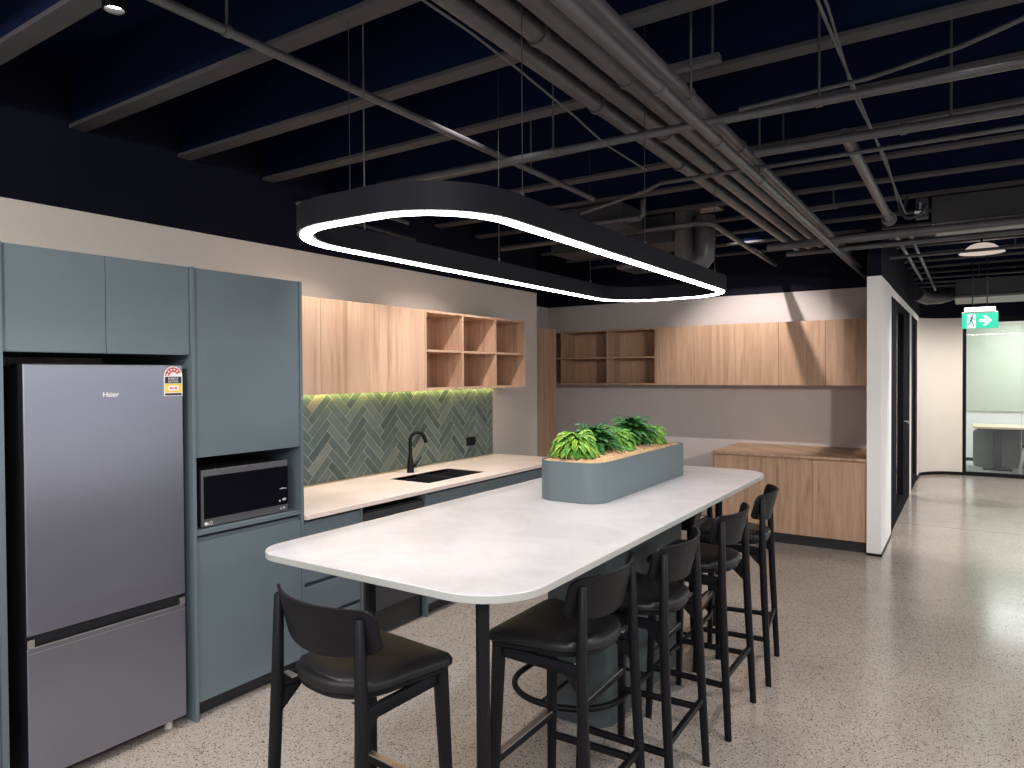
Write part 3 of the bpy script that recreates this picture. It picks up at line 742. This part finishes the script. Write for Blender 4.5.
# ------------------------------------------------------------------ bar stools (local: faces +y)
def stool_proto():
    t = thing('bar_stool', (0, 0, 0), 'x', 'stool', 'black bar stools at the high table')
    # cushion: squarish front, rounded back
    def outline(g):
        fw, fy, ry = .218-g, .205-g, -.180+g
        out = [(fw-.035+.035*math.sin(PI/2*k/6), fy-.035+.035*math.cos(PI/2*k/6)) for k in range(7)]
        for k in range(13):
            a = PI/2*k/12; out.append(((.190-g)*math.cos(a)**.8, .0+ry*math.sin(a)))
        return out+[(-x, y) for x, y in out[::-1]]
    def ring3(z, g_): return [(x, y, z+(.006 if y < -.1 and z > .75 else 0)) for x, y in outline(g_)]
    obj('seat', MB().loops([ring3(z, g_) for z, g_ in ((.738, .010), (.745, .001), (.757, .0), (.769, .006), (.777, .022), (.781, .06), (.782, .11))]), M['leather'], t, smooth=True)
    obj('seat_pan', MB().loops([ring3(z, g_) for z, g_ in ((.722, .016), (.727, .010), (.738, .010))]), M['wood_black'], t, smooth=True)
    fm = MB()
    for s in (-1, 1):
        fm.bar((s*.176, .155, .702), (s*.190, -.150, .702), .022, .040, side=(1, 0, 0))
    fm.bar((-.176, .160, .702), (.176, .160, .702), .024, .040, side=(0, 1, 0))
    obj('seat_frame', fm, M['wood_black'], t, smooth=True)
    for s in (-1, 1):
        lb = MB().bar((s*.208, .188, 0), (s*.182, .166, .722), .027, .028, .040, .042)
        obj('leg', lb, M['wood_black'], t, smooth=True)
        rb = MB()
        P = [((s*.216, -.194, 0), .028, .030), ((s*.207, -.172, .45), .036, .036), ((s*.201, -.162, .70), .036, .036), ((s*.192, -.160, .972), .028, .027), ((s*.192, -.160, .978), .020, .018)]
        def rg(c, w, d):
            return [(c[0]+math.copysign(abs(math.cos(a))**.75, math.cos(a))*w/2, c[1]+math.copysign(abs(math.sin(a))**.75, math.sin(a))*d/2, c[2]) for a in [2*PI*k/14 for k in range(14)]]
        rb.loops([rg(*q) for q in P])
        obj('leg', rb, M['wood_black'], t, smooth=True)
        obj('gusset', MB().loops([[(s*.180-.006, -.150, .683), (s*.180-.006, -.085, .683), (s*.190-.006, -.160, .610)], [(s*.180+.006, -.150, .683), (s*.180+.006, -.085, .683), (s*.190+.006, -.160, .610)]]), M['wood_black'], t)
        obj('bracket', MB().box(min(s*.140, s*.192), max(s*.140, s*.192), -.150, -.130, .7225, .727), M['steel'], t)['label'] = 'small steel seat bracket'
        obj('stretcher', MB().bar((s*.199, .174, .240), (s*.210, -.176, .240), .022, .026, side=(1, 0, 0)), M['wood_black'], t, smooth=True)
    fr = obj('footrest', MB().bar((-.195, .176, .325), (.195, .176, .325), .024, .030, side=(0, 1, 0)), M['wood_black'], t, smooth=True)
    obj('scuff_plate', MB().box(-.175, .175, .163, .190, .3395, .3435, .001), M['steel'], fr)['label'] = 'steel scuff plate'
    obj('stretcher', MB().bar((-.206, -.178, .275), (.206, -.178, .275), .022, .026, side=(0, 1, 0)), M['wood_black'], t, smooth=True)
    # curved plywood back
    bk = MB(); nx, nz = 24, 10; hw = .228; th = .011
    def bp(u, v, off):
        # rounded-rectangle silhouette in (u, v), bent round a vertical axis
        x = u*hw; zc = .925; hh = .0775
        if v < 0: v = v*(1-.38*abs(u)**2.2)
        y = -.203+.078*(u*u)-.020*v+off*1.0
        return x, y, zc+v*hh
    def shape(u, v):
        r = .36
        if abs(u) > .0 and abs(v) > 0:
            du, dv = abs(u)*hw, abs(v)*.0775; rc = .032
            ex_, ey_ = du-(hw-rc), dv-(.0775-rc)
            if ex_ > 0 and ey_ > 0:
                h_ = math.hypot(ex_, ey_); m_ = max(ex_, ey_)
                if h_ > 0: k = m_/h_; du, dv = hw-rc+ex_*k, .0775-rc+ey_*k
            u = math.copysign(du/hw, u); v = math.copysign(dv/.0775, v)
        return u, v
    us = [-1+2*i/nx for i in range(nx+1)]; vs = [-1+2*i/nz for i in range(nz+1)]
    G = [[[bk._v(bp(*shape(u, v), off)) for u in us] for v in vs] for off in (0, th)]
    for q in (0, 1):
        for j in range(nz):
            for i in range(nx):
                bk.bm.faces.new((G[q][j][i], G[q][j][i+1], G[q][j+1][i+1], G[q][j+1][i]))
    bd = [(j, 0) for j in range(nz)]+[(nz, i) for i in range(nx)]+[(j, nx) for j in range(nz, 0, -1)]+[(0, i) for i in range(nx, 0, -1)]
    for a, c in zip(bd, bd[1:]+bd[:1]):
        bk.bm.faces.new((G[0][a[0]][a[1]], G[0][c[0]][c[1]], G[1][c[0]][c[1]], G[1][a[0]][a[1]]))
    obj('backrest', bk, M['wood_black'], t, smooth=True)
    return t
sp0 = stool_proto()
spots = [(-1.178, 2.135, 90.0, 'black bar stool on the right side of the white table, nearest the camera'),
         (-1.108, 2.645, 91.0, 'black bar stool second from the camera along the right side of the table'),
         (-1.090, 3.325, 90.0, 'black bar stool third from the camera along the right side of the table'),
         (-1.094, 3.960, 97.0, 'black bar stool farthest along the right side of the table, before the oak sideboard'),
         (-1.575, 1.53, -5.0, 'black bar stool alone at the near end of the table, facing its short edge'),
         (-1.60, 4.29, 180.0, 'black bar stool tucked under the far end of the table, mostly hidden')]
for i, (x, y, a, lab_) in enumerate(spots):
    if i == 0:
        sp0.location = (x, y, 0); sp0.rotation_euler = (0, 0, math.radians(a)); sp0['label'] = lab_
    else: dup(sp0, (x, y, 0), math.radians(a), lab_)

# ------------------------------------------------------------------ ceiling services
def pipe(name, pts, r, label, cat='pipe', mat=None, group=None, collars=(), seg=14, rods=()):
    t = thing(name, pts[0], label, cat, group)
    obj('run', MB().tube(pts, r, seg), mat or M['pipe'], t, smooth=True)
    for c in collars:
        p = Vector(pts[0]).lerp(Vector(pts[-1]), c) if len(pts) == 2 else Vector(c)
        d = (Vector(pts[-1])-Vector(pts[0])).normalized()
        obj('clamp', MB().tube([p-d*.012, p+d*.012], r*1.22, seg), mat or M['pipe'], t, smooth=True)
    for c in rods:
        p = Vector(pts[0]).lerp(Vector(pts[-1]), c)
        obj('hanger_rod', MB().tube([p+Vector((0, 0, r)), (p.x, p.y, 3.30)], .005, 8), M['pipe'], t)
    return t
G5 = 'bundled pipes running to the back wall'
yB0, yB1 = -1.5, BY-.005
pipe('ceiling_pipe', [(-1.333, yB0, 2.80), (-1.333, 6.9, 2.80)], .034, 'thick insulated pipe, leftmost of the ceiling bundle', group=G5, collars=(.35, .5, .62))
pipe('ceiling_pipe', [(-1.222, yB0, 2.80), (-1.222, 6.9, 2.80)], .036, 'thick insulated pipe, second from left in the ceiling bundle', group=G5, collars=(.42, .56))
pipe('ceiling_pipe', [(-1.120, yB0, 2.80), (-1.120, 6.9, 2.80)], .034, 'insulated pipe in the middle of the ceiling bundle', group=G5, collars=(.48,))
pipe('ceiling_pipe', [(-.890, yB0, 2.625), (-.890, 7.94, 2.625)], .023, 'smooth pipe hung lowest in the ceiling bundle', group=G5, collars=(.40, .47, .545), rods=(.435, .545))
pipe('ceiling_pipe', [(-.925, yB0, 2.735), (-.925, 7.94, 2.735)], .028, 'lagged pipe at the right edge of the ceiling bundle', group=G5, collars=(.44, .52))
pipe('sprinkler_pipe', [(-1.985, -1.0, 2.75), (-1.985, 3.96, 2.75)], .016, 'slim pipe running lengthwise above the left of the ring light', collars=(.478,), rods=(.478, .85))
pipe('sprinkler_pipe', [(-2.75, 2.84, 2.70), (4.1, 3.10, 2.70)], .018, 'grey pipe crossing the room just above the ring light', collars=(.16, .33), rods=(.16, .33, .60))
pipe('conduit', [(-2.05, 3.92, 2.66), (-1.55, 3.78, 2.70), (-1.43, 3.68, 2.70), (.19, 3.715, 2.70), (4.1, 3.80, 2.70)], .011, 'thin conduit bending across behind the pipe bundle', collars=((-1.2, 3.685, 2.70), (-.05, 3.71, 2.70)))
pipe('sprinkler_pipe', [(-3.6, 5.31, 2.80), (-1.76, 5.27, 2.80), (-1.69, 5.30, 2.80), (-1.66, 5.38, 2.80), (-1.70, 6.5, 2.80), (-1.735, 7.8, 2.80)], .022, 'grey pipe turning a corner above the far end of the ring light', collars=((-1.95, 5.275, 2.80),))
pipe('sprinkler_pipe', [(-.86, 3.44, 2.70), (4.1, 3.60, 2.70)], .021, 'grey pipe with a tee joint at upper right', collars=(.085, .125, .28), rods=(.16,))
tg = pipe('sprinkler_pipe', [(-.475, 3.475, 2.728), (-.475, 5.56, 2.728)], .026, 'branch pipe ending in a round cap above the sideboard', collars=(.02, .12, .9))
obj('end_cap', MB().cyl((-.475, 5.56, 2.728), (-.475, 5.60, 2.728), .048, 20), M['pipe'], tg, smooth=True)
pipe('cable', [(-.83, 3.05, 2.78), (-.33, 3.06, 2.80), (-.03, 3.0, 2.82), (.16, 2.92, 2.84), (1.2, 2.6, 2.87)], .009, 'loose curved cable sweeping across at upper right')
pipe('cable', [(-.408, .8, 2.86), (-.410, 2.4, 2.84), (-.400, 3.8, 2.83), (-.398, 5.1, 2.82), (-.37, 5.5, 2.74)], .006, 'long thin cable running lengthwise at upper right')
pipe('cable', [(-.402, .8, 2.852), (-.392, 2.5, 2.85), (-.412, 3.3, 2.82), (-.388, 4.4, 2.83), (-.40, 5.3, 2.78)], .005, 'second thin cable twisted beside the long one')
pipe('cable', [(-1.285, .9, 2.70), (-1.284, 1.73, 2.70), (-1.295, 2.0, 2.695), (-1.31, 2.22, 2.69), (-1.33, 2.49, 2.685), (-1.365, 2.84, 2.675), (-1.40, 3.4, 2.70)], .004, 'thin cable sagging under the left of the pipe bundle')
pipe('sprinkler_pipe', [(-1.36, 5.83, 2.655), (4.1, 5.60, 2.655)], .030, 'thick pipe crossing under the bundle by the air unit')
pipe('sprinkler_pipe', [(-1.30, 6.25, 2.655), (4.1, 6.1, 2.655)], .022, 'pipe crossing behind the thick one by the air unit')
pipe('conduit', [(-.50, 6.3, 2.75), (-.48, 9.7, 2.75)], .017, 'pale conduit running over the glazed partition')
pipe('conduit', [(-.40, 6.3, 2.75), (-.385, 11.0, 2.75)], .014, 'jointed conduit running beside the pale one', collars=(.3, .6))
pipe('sprinkler_pipe', [(-.62, 7.3, 2.70), (4.1, 7.2, 2.70)], .014, 'thin dark pipe crossing the hallway ceiling', rods=(.2,))
# bracket cross bars holding the bundle
def cross(y, label):
    t = thing('pipe_bracket', (-1.1, y, 2.76), label, 'bracket')
    obj('channel', MB().box(-1.42, -.80, y-.02, y+.02, 2.842, 2.872, .002), M['pipe'], t)
    for x in (-1.40, -.83): obj('hanger_rod', MB().tube([(x, y, 2.872), (x, y, 3.30)], .005, 8), M['pipe'], t)
cross(2.68, 'steel channel bracket over the near part of the pipe bundle')
cross(3.90, 'steel channel bracket over the middle of the pipe bundle')
cross(5.55, 'steel channel bracket over the far part of the pipe bundle')

# air unit at the right
au = thing('air_conditioning_unit', (.75, 6.3, 2.70), 'large grey boxed air unit hanging at upper right', 'air conditioner')
obj('casing', MB().box(-.235, 2.6, 5.98, 6.62, 2.735, 2.93, .004), M['unit'], au)
obj('lower_flange', MB().box(-.215, 2.6, 5.97, 6.63, 2.705, 2.734, .002), M['galv'], au)
obj('hanger_rod', MB().tube([(-.15, 6.1, 2.93), (-.15, 6.1, 3.30)], .006, 8), M['pipe'], au)
obj('hanger_rod', MB().tube([(-.15, 6.5, 2.93), (-.15, 6.5, 3.30)], .006, 8), M['pipe'], au)
vb = thing('valve_box', (-.36, 5.86, 2.72), 'tangle of black valve box and looped hoses beside the air unit', 'valve')
obj('box', MB().box(-.33, -.25, 5.82, 5.93, 2.76, 2.90, .006), M['pipe_dark'], vb)
obj('hose', MB().tube([(-.43, 5.72, 2.90), (-.42, 5.70, 2.78), (-.36, 5.70, 2.735), (-.29, 5.72, 2.76), (-.25, 5.76, 2.84)], .010, 10), M['pipe_dark'], vb, smooth=True)
obj('hose', MB().tube([(-.38, 5.86, 2.93), (-.41, 5.84, 2.83), (-.39, 5.83, 2.77), (-.33, 5.84, 2.775)], .012, 10), M['pipe_dark'], vb, smooth=True)
obj('valve', MB().cyl((-.33, 5.80, 2.80), (-.27, 5.80, 2.80), .018, 14).cyl((-.30, 5.80, 2.80), (-.30, 5.80, 2.86), .012, 12), M['steel'], vb, smooth=True)

# duct and elbow behind the ring light
ad = thing('air_duct', (-1.9, 5.5, 2.5), 'sheet metal duct elbow above the far end of the ring light', 'duct')
for px_ in (-2.9, -2.2): obj('hanger_rod', MB().tube([(px_, 5.55, 2.92), (px_, 5.55, 3.30)], .006, 8), M['pipe'], ad)
obj('plenum', MB().box(-3.1, -1.985, 5.35, 5.75, 2.70, 2.92, .004), M['pipe_dark'], ad)
obj('riser', MB().box(-1.98, -1.90, 5.40, 5.80, 2.56, 3.04, .003), M['galv'], ad)
obj('spigot', MB().box(-1.90, -1.70, 5.46, 5.80, 2.99, 3.10, .003), M['galv'], ad)
pts = [(-1.90+.02, 5.6, 2.545)]
obj('elbow', MB().tube([(-1.94, 5.66, 2.60), (-1.90, 5.66, 2.562), (-1.86, 5.66, 2.56), (-1.825, 5.66, 2.60), (-1.82, 5.66, 2.70), (-1.82, 5.66, 2.93)], .088, 20), M['pipe'], ad, smooth=True)
df = thing('air_vent', (-2.2, 5.4, 2.50), 'slotted grey air diffuser above the far end of the ring light', 'vent')
mbd = MB().box(-2.42, -2.10, 5.25, 5.62, 2.505, 2.53, .002)
obj('frame', mbd, M['galv'], df)
sl = MB()
for k in range(5): sl.box(-2.40, -2.12, 5.275+.068*k, 5.305+.068*k, 2.500, 2.5045)
obj('slots', sl, M['pipe_dark'], df)
obj('hanger_rod', MB().tube([(-2.26, 5.44, 2.53), (-2.26, 5.44, 2.70)], .005, 8), M['pipe'], df)
mt = thing('fan_unit', (-2.6, 4.95, 2.8), 'dark fan unit with pipe stubs above the ring light', 'fan unit')
obj('casing', MB().box(-2.75, -2.15, 4.75, 5.15, 2.76, 2.92, .004), M['pipe_dark'], mt)
obj('hanger_rod', MB().tube([(-2.45, 4.95, 2.92), (-2.45, 4.95, 3.30)], .006, 8), M['pipe'], mt)
obj('pipe_stub', MB().tube([(-2.15, 4.85, 2.80), (-2.05, 4.85, 2.80), (-2.02, 4.85, 2.83), (-2.02, 4.85, 2.93)], .022, 12), M['pipe'], mt, smooth=True)
obj('pipe_stub', MB().tube([(-2.75, 4.73, 2.78), (-2.0, 4.73, 2.78)], .018, 12), M['pipe'], mt, smooth=True)
pw = thing('wall_pipework', (-3.7, 3.9, 2.6), 'short dark pipes on the upper wall left of the ring light', 'pipe')
for k, (z, y0) in enumerate(((2.86, 3.2), (2.74, 3.28), (2.68, 3.34))):
    obj('run', MB().tube([(-3.88, y0, z-.03), (-3.80, y0+.1, z), (-3.70, y0+.35, z), (-3.66, y0+.9, z-.03)], .016, 10), M['pipe_dark'] if k else M['pipe'], pw, smooth=True)
# hallway ductwork in the far corner
hd_ = thing('air_duct', (.8, 10, 2.6), 'dark boxed duct above the exit sign', 'duct')
obj('casing', MB().box(-.14, 2.6, 10.0, 10.9, 2.56, 2.76, .004), M['unit'], hd_)
obj('lower_flange', MB().box(-.15, 2.6, 9.98, 10.92, 2.53, 2.558, .002), M['galv'], hd_)
for px_ in (.1, 1.8): obj('hanger_rod', MB().tube([(px_, 10.45, 2.76), (px_, 10.45, 3.30)], .006, 8), M['pipe'], hd_)
obj('flexible_duct', MB().tube([(-.14, 10.5, 2.65), (-.3, 10.45, 2.60), (-.45, 10.3, 2.58), (-.55, 10.1, 2.62)], .085, 14), M['pipe'], hd_, smooth=True)

# recessed downlights on the joists (fixtures and their lamps), then added unseen fills
lamps = []
def spot(x, y, z, tx, ty, tz, power, angle, blend, label, col=(1, .92, .87), r=.03, body=True):
    d = (Vector((tx, ty, tz))-Vector((x, y, z))).normalized()
    p = Vector((x, y, z))
    t = thing('spotlight', p, label, 'light')
    obj('can', MB().loops([[p+rv for rv in ring_(d, .034, -.10)], [p+rv for rv in ring_(d, .034, .015)], [p+rv for rv in ring_(d, .029, .015)], [p+rv for rv in ring_(d, .026, -.005)]], cap=True), M['black'], t, smooth=True)
    obj('lens', MB().tube([p-d*.004, p-d*.001], .025, 20), M['lens'], t)
    obj('stem', MB().tube([p-d*.09, (p.x, p.y, 3.30)], .006, 8), M['black'], t)
    lt = bpy.data.lights.new('lamp', 'SPOT'); lt.energy = power; lt.spot_size = math.radians(angle); lt.spot_blend = blend; lt.shadow_soft_size = r; lt.color = col
    lo = bpy.data.objects.new('lamp', lt); COL.objects.link(lo); lo.location = p+d*.03
    lo.rotation_euler = d.to_track_quat('-Z', 'Y').to_euler()
    return t
def ring_(d, r, s, n=20):
    a = d.cross(Vector((0, 1, 0)) if abs(d.y) < .9 else Vector((1, 0, 0))).normalized(); c = d.cross(a)
    return [a*math.cos(2*PI*k/n)*r+c*math.sin(2*PI*k/n)*r+d*s for k in range(n)]
spot(-2.22, 1.14, 2.80, -2.25, 1.2, 0, 40, 90, .7, 'small black spotlight with a lit lens at the top left')
spot(-1.75, 2.53, 3.10, -2.0, 2.7, 0, 40, 85, .7, 'black spotlight between the joists over the high table', r=.02)
spot(-2.80, 4.30, 3.12, -3.25, 4.5, .9, 80, 92, .7, 'black spotlight between the joists by the sink', r=.02)
spot(-2.80, 3.12, 3.12, -3.25, 3.2, .9, 75, 92, .7, 'black spotlight between the joists before the oak wall cabinet doors', r=.02)
spot(-1.80, 6.64, 3.12, -1.98, 7.80, 1.62, 95, 78, .7, 'black spotlight between the joists before the oak wall cabinets', r=.010)
spot(.10, 2.53, 3.10, -.2, 2.6, 0, 60, 95, .8, 'black spotlight between the joists right of the stools', r=.03)
spot(-.05, 4.89, 3.10, -.2, 5.2, 0, 70, 95, .8, 'black spotlight between the joists before the white wall end', r=.03)
spot(.15, 8.45, 3.12, .2, 8.6, 0, 190, 110, .8, 'black spotlight between the joists over the hallway floor', r=.04)
spot(.35, 11.35, 3.12, .1, 12.1, .6, 180, 110, .8, 'black spotlight between the joists near the curved cream wall', r=.04)
spot(-1.7, -.50, 2.75, -3.9, 1.5, 2.3, 110, 75, .9, 'unseen fill light added behind the camera, washing the left wall', r=.08)  # unseen lamp, added to brighten the upper left wall
spot(.9, -.40, 2.90, -3.5, 3.6, 1.2, 130, 64, .9, 'unseen fill light added behind the camera on the right', r=.4)  # unseen flood, added to lift the kitchen side
spot(1.6, 1.7, 2.30, -2.2, 7.9, 1.25, 230, 38, .9, 'unseen fill light added out to the right, aimed at the back wall', r=.12)  # unseen flood, added to lift the back wall
# bell lamp on the hallway ceiling
bl = thing('ceiling_lamp', (.10, 8.15, 2.80), 'pale bell-shaped lamp on the hallway ceiling', 'light')
obj('shade', MB().tube([(.10, 8.15, 2.885), (.10, 8.15, 2.87), (.10, 8.15, 2.795)], [.06, .10, .19], 28, cap=False), emit('lamp_shade_glow', (.9, .74, .64), .35), bl, smooth=True)
obj('stem', MB().tube([(.10, 8.15, 2.885), (.10, 8.15, 3.30)], .012, 10), M['black'], bl)

# exit sign
es = thing('exit_sign', (.10, 9.0, 2.2), 'green running-man exit sign with a right arrow hanging from the ceiling', 'sign')
obj('housing', MB().box(-.045, .235, 8.985, 9.015, 2.285, 2.335, .003).box(-.066, .255, 8.992, 9.008, 2.276, 2.285), M['sign_box'], es)
obj('panel', MB().box(-.066, .258, 8.994, 9.006, 2.108, 2.276, .001), M['sign'], es)
def flat(name, polys, mat, y=8.9925, par=es):
    m = MB()
    for P in polys: m.loops([[(x, y, z) for x, z in P], [(x, y-.0008, z) for x, z in P]])
    return obj(name, m, mat, par)
flat('figure_field', [[(-.020, 2.112), (.058, 2.112), (.058, 2.262), (-.020, 2.262)]], M['sign_white'])
ax, az = .090, 2.192
flat('arrow', [[(ax, az-.016), (ax+.062, az-.016), (ax+.062, az+.016), (ax, az+.016)], [(ax+.028, az+.055), (ax+.058, az+.055), (ax+.115, az), (ax+.058, az-.055), (ax+.028, az-.055), (ax+.075, az)]], M['sign_white'])
def limb(p, q, w):
    d = Vector((q[0]-p[0], q[1]-p[1])).normalized(); n = Vector((-d.y, d.x))*w/2
    return [(p[0]+n.x, p[1]+n.y), (q[0]+n.x, q[1]+n.y), (q[0]-n.x, q[1]-n.y), (p[0]-n.x, p[1]-n.y)]
hx, hz_ = .030, 2.243
man = [[(hx+.010*math.cos(2*PI*k/12), hz_+.010*math.sin(2*PI*k/12)) for k in range(12)],
       limb((.026, 2.232), (.015, 2.188), .020), limb((.024, 2.228), (.040, 2.205), .009), limb((.040, 2.205), (.055, 2.208), .008),
       limb((.022, 2.229), (.002, 2.224), .009), limb((.002, 2.224), (-.008, 2.204), .008),
       limb((.016, 2.190), (.034, 2.166), .012), limb((.034, 2.166), (.042, 2.128), .010),
       limb((.014, 2.190), (.004, 2.156), .012), limb((.004, 2.156), (-.017, 2.150), .010)]
flat('running_figure', man, M['sign_dark'], 8.9912)
for x in (.03, .16): obj('hanger_rod', MB().tube([(x, 9.0, 2.335), (x, 9.0, 3.30)], .006, 8), M['black'], es)

# meeting room furniture beyond the glass
mtb = thing('meeting_table', (.9, 14.1, 0), 'pale wood table with dark column legs behind the glass', 'table')
obj('top', MB().prism(rrect(.06, 2.3, 13.75, 14.55, .03, 4), .70, .735, .003), M['pale_oak'], mtb)
obj('underframe', MB().box(.12, 2.2, 14.0, 14.3, .672, .699, .002), M['black'], mtb)
for x in (.40, 1.9):
    lg = obj('leg', MB().box(x-.055, x+.055, 14.09, 14.20, .03, .672, .004), M['dish'], mtb)
    obj('foot', MB().box(x-.20, x+.20, 13.95, 14.35, 0, .03, .006), M['dish'], lg)
obj('modesty_panel', MB().loops([[(x, 14.24, z) for x, z in rrect(.06, 2.2, .02, .655, .06, 6)], [(x, 14.26, z) for x, z in rrect(.06, 2.2, .02, .655, .06, 6)]]), M['grey_panel'], mtb)
ms = thing('meeting_stool', (.86, 13.62, 0), 'chair with slim chrome legs at the right edge behind the glass', 'chair')
obj('seat', MB().prism(rrect(.68, 1.06, 13.45, 13.83, .08, 6), .44, .49, .01), M['black'], ms, smooth=True)
for sx_, sy_ in ((-1, -1), (-1, 1), (1, -1), (1, 1)):
    obj('leg', MB().tube([(.87+sx_*.20, 13.64+sy_*.19, 0), (.87+sx_*.13, 13.64+sy_*.12, .44)], .009, 8), M['steel'], ms, smooth=True)

# ------------------------------------------------------------------ meeting room light, then unseen fill lamps with added housings
def area(x, y, z, sx, sy, power, col, label, top=3.30, rot=(0, 0, 0)):
    lt = bpy.data.lights.new('panel_lamp', 'AREA'); lt.shape = 'RECTANGLE'; lt.size = sx; lt.size_y = sy; lt.energy = power; lt.color = col
    t = thing('panel_light', (x, y, z), label, 'light')
    obj('housing', MB().box(x-sx/2-.02, x+sx/2+.02, y-sy/2-.02, y+sy/2+.02, z+.004, z+.03, .002), M['sign_box'], t)
    if top > z+.05: obj('hanger_rod', MB().tube([(x, y, z+.03), (x, y, top)], .006, 8), M['pipe'], t)
    lo = bpy.data.objects.new('panel_lamp', lt); COL.objects.link(lo); lo.location = (x, y, z); lo.rotation_euler = rot
    return lo
area(1.5, 14.2, 2.585, 2.4, 1.2, 54, (.95, 1, .98), 'white light panel on the meeting room ceiling behind the glass', 2.6)
area(2.6, 3.0, 2.6, .3, 3.0, 60, (1, .97, .95), 'unseen fill light panel added out to the right of the stools')  # unseen fill lamp and tray, added to brighten the room from the right
area(2.6, 8.5, 2.4, .3, 3.0, 60, (1, .97, .95), 'unseen fill light panel added out to the right of the hallway')  # added fill out of view, lights the hallway side
area(1.0, -1.2, 2.85, 2.5, .3, 90, (1, .97, .95), 'unseen fill light panel added behind the camera on the right')  # added fill out of view, brightens the walls ahead
area(-2.0, -1.2, 2.85, 2.5, .3, 60, (1, .95, .90), 'unseen fill light panel added behind the camera on the left')  # same added fill for the left half, also unseen
W = bpy.data.worlds.new('World'); S.world = W; W.use_nodes = True
W.node_tree.nodes['Background'].inputs['Color'].default_value = (.95, .95, 1.0, 1)
W.node_tree.nodes['Background'].inputs['Strength'].default_value = .46

# ------------------------------------------------------------------ camera
f, yaw, pit, rol = 694.555, 0.58198, -0.014899, -0.0057602
F = Vector((-math.sin(yaw)*math.cos(pit), math.cos(yaw)*math.cos(pit), math.sin(pit)))
r = F.cross(Vector((0, 0, 1))).normalized(); u = r.cross(F)
c_, s_ = math.cos(rol), math.sin(rol)
r2 = r*c_+u*s_; u2 = -r*s_+u*c_
cam = bpy.data.cameras.new('Camera'); cam.sensor_width = 36; cam.lens = f/1024*36; cam.clip_start = .02
co = bpy.data.objects.new('Camera', cam); COL.objects.link(co)
mw_ = Matrix((r2, u2, -F)).transposed().to_4x4(); mw_.translation = Vector((0, 0, 1.65)); co.matrix_world = mw_
S.camera = co
S.view_settings.view_transform = 'Standard'; S.view_settings.look = 'None'; S.view_settings.gamma = 1; S.view_settings.exposure = .8
S.view_settings.use_curve_mapping = False
try:
    S.cycles.use_denoising = True; S.cycles.max_bounces = 10; S.cycles.diffuse_bounces = 5; S.cycles.sample_clamp_indirect = 6
except Exception: pass
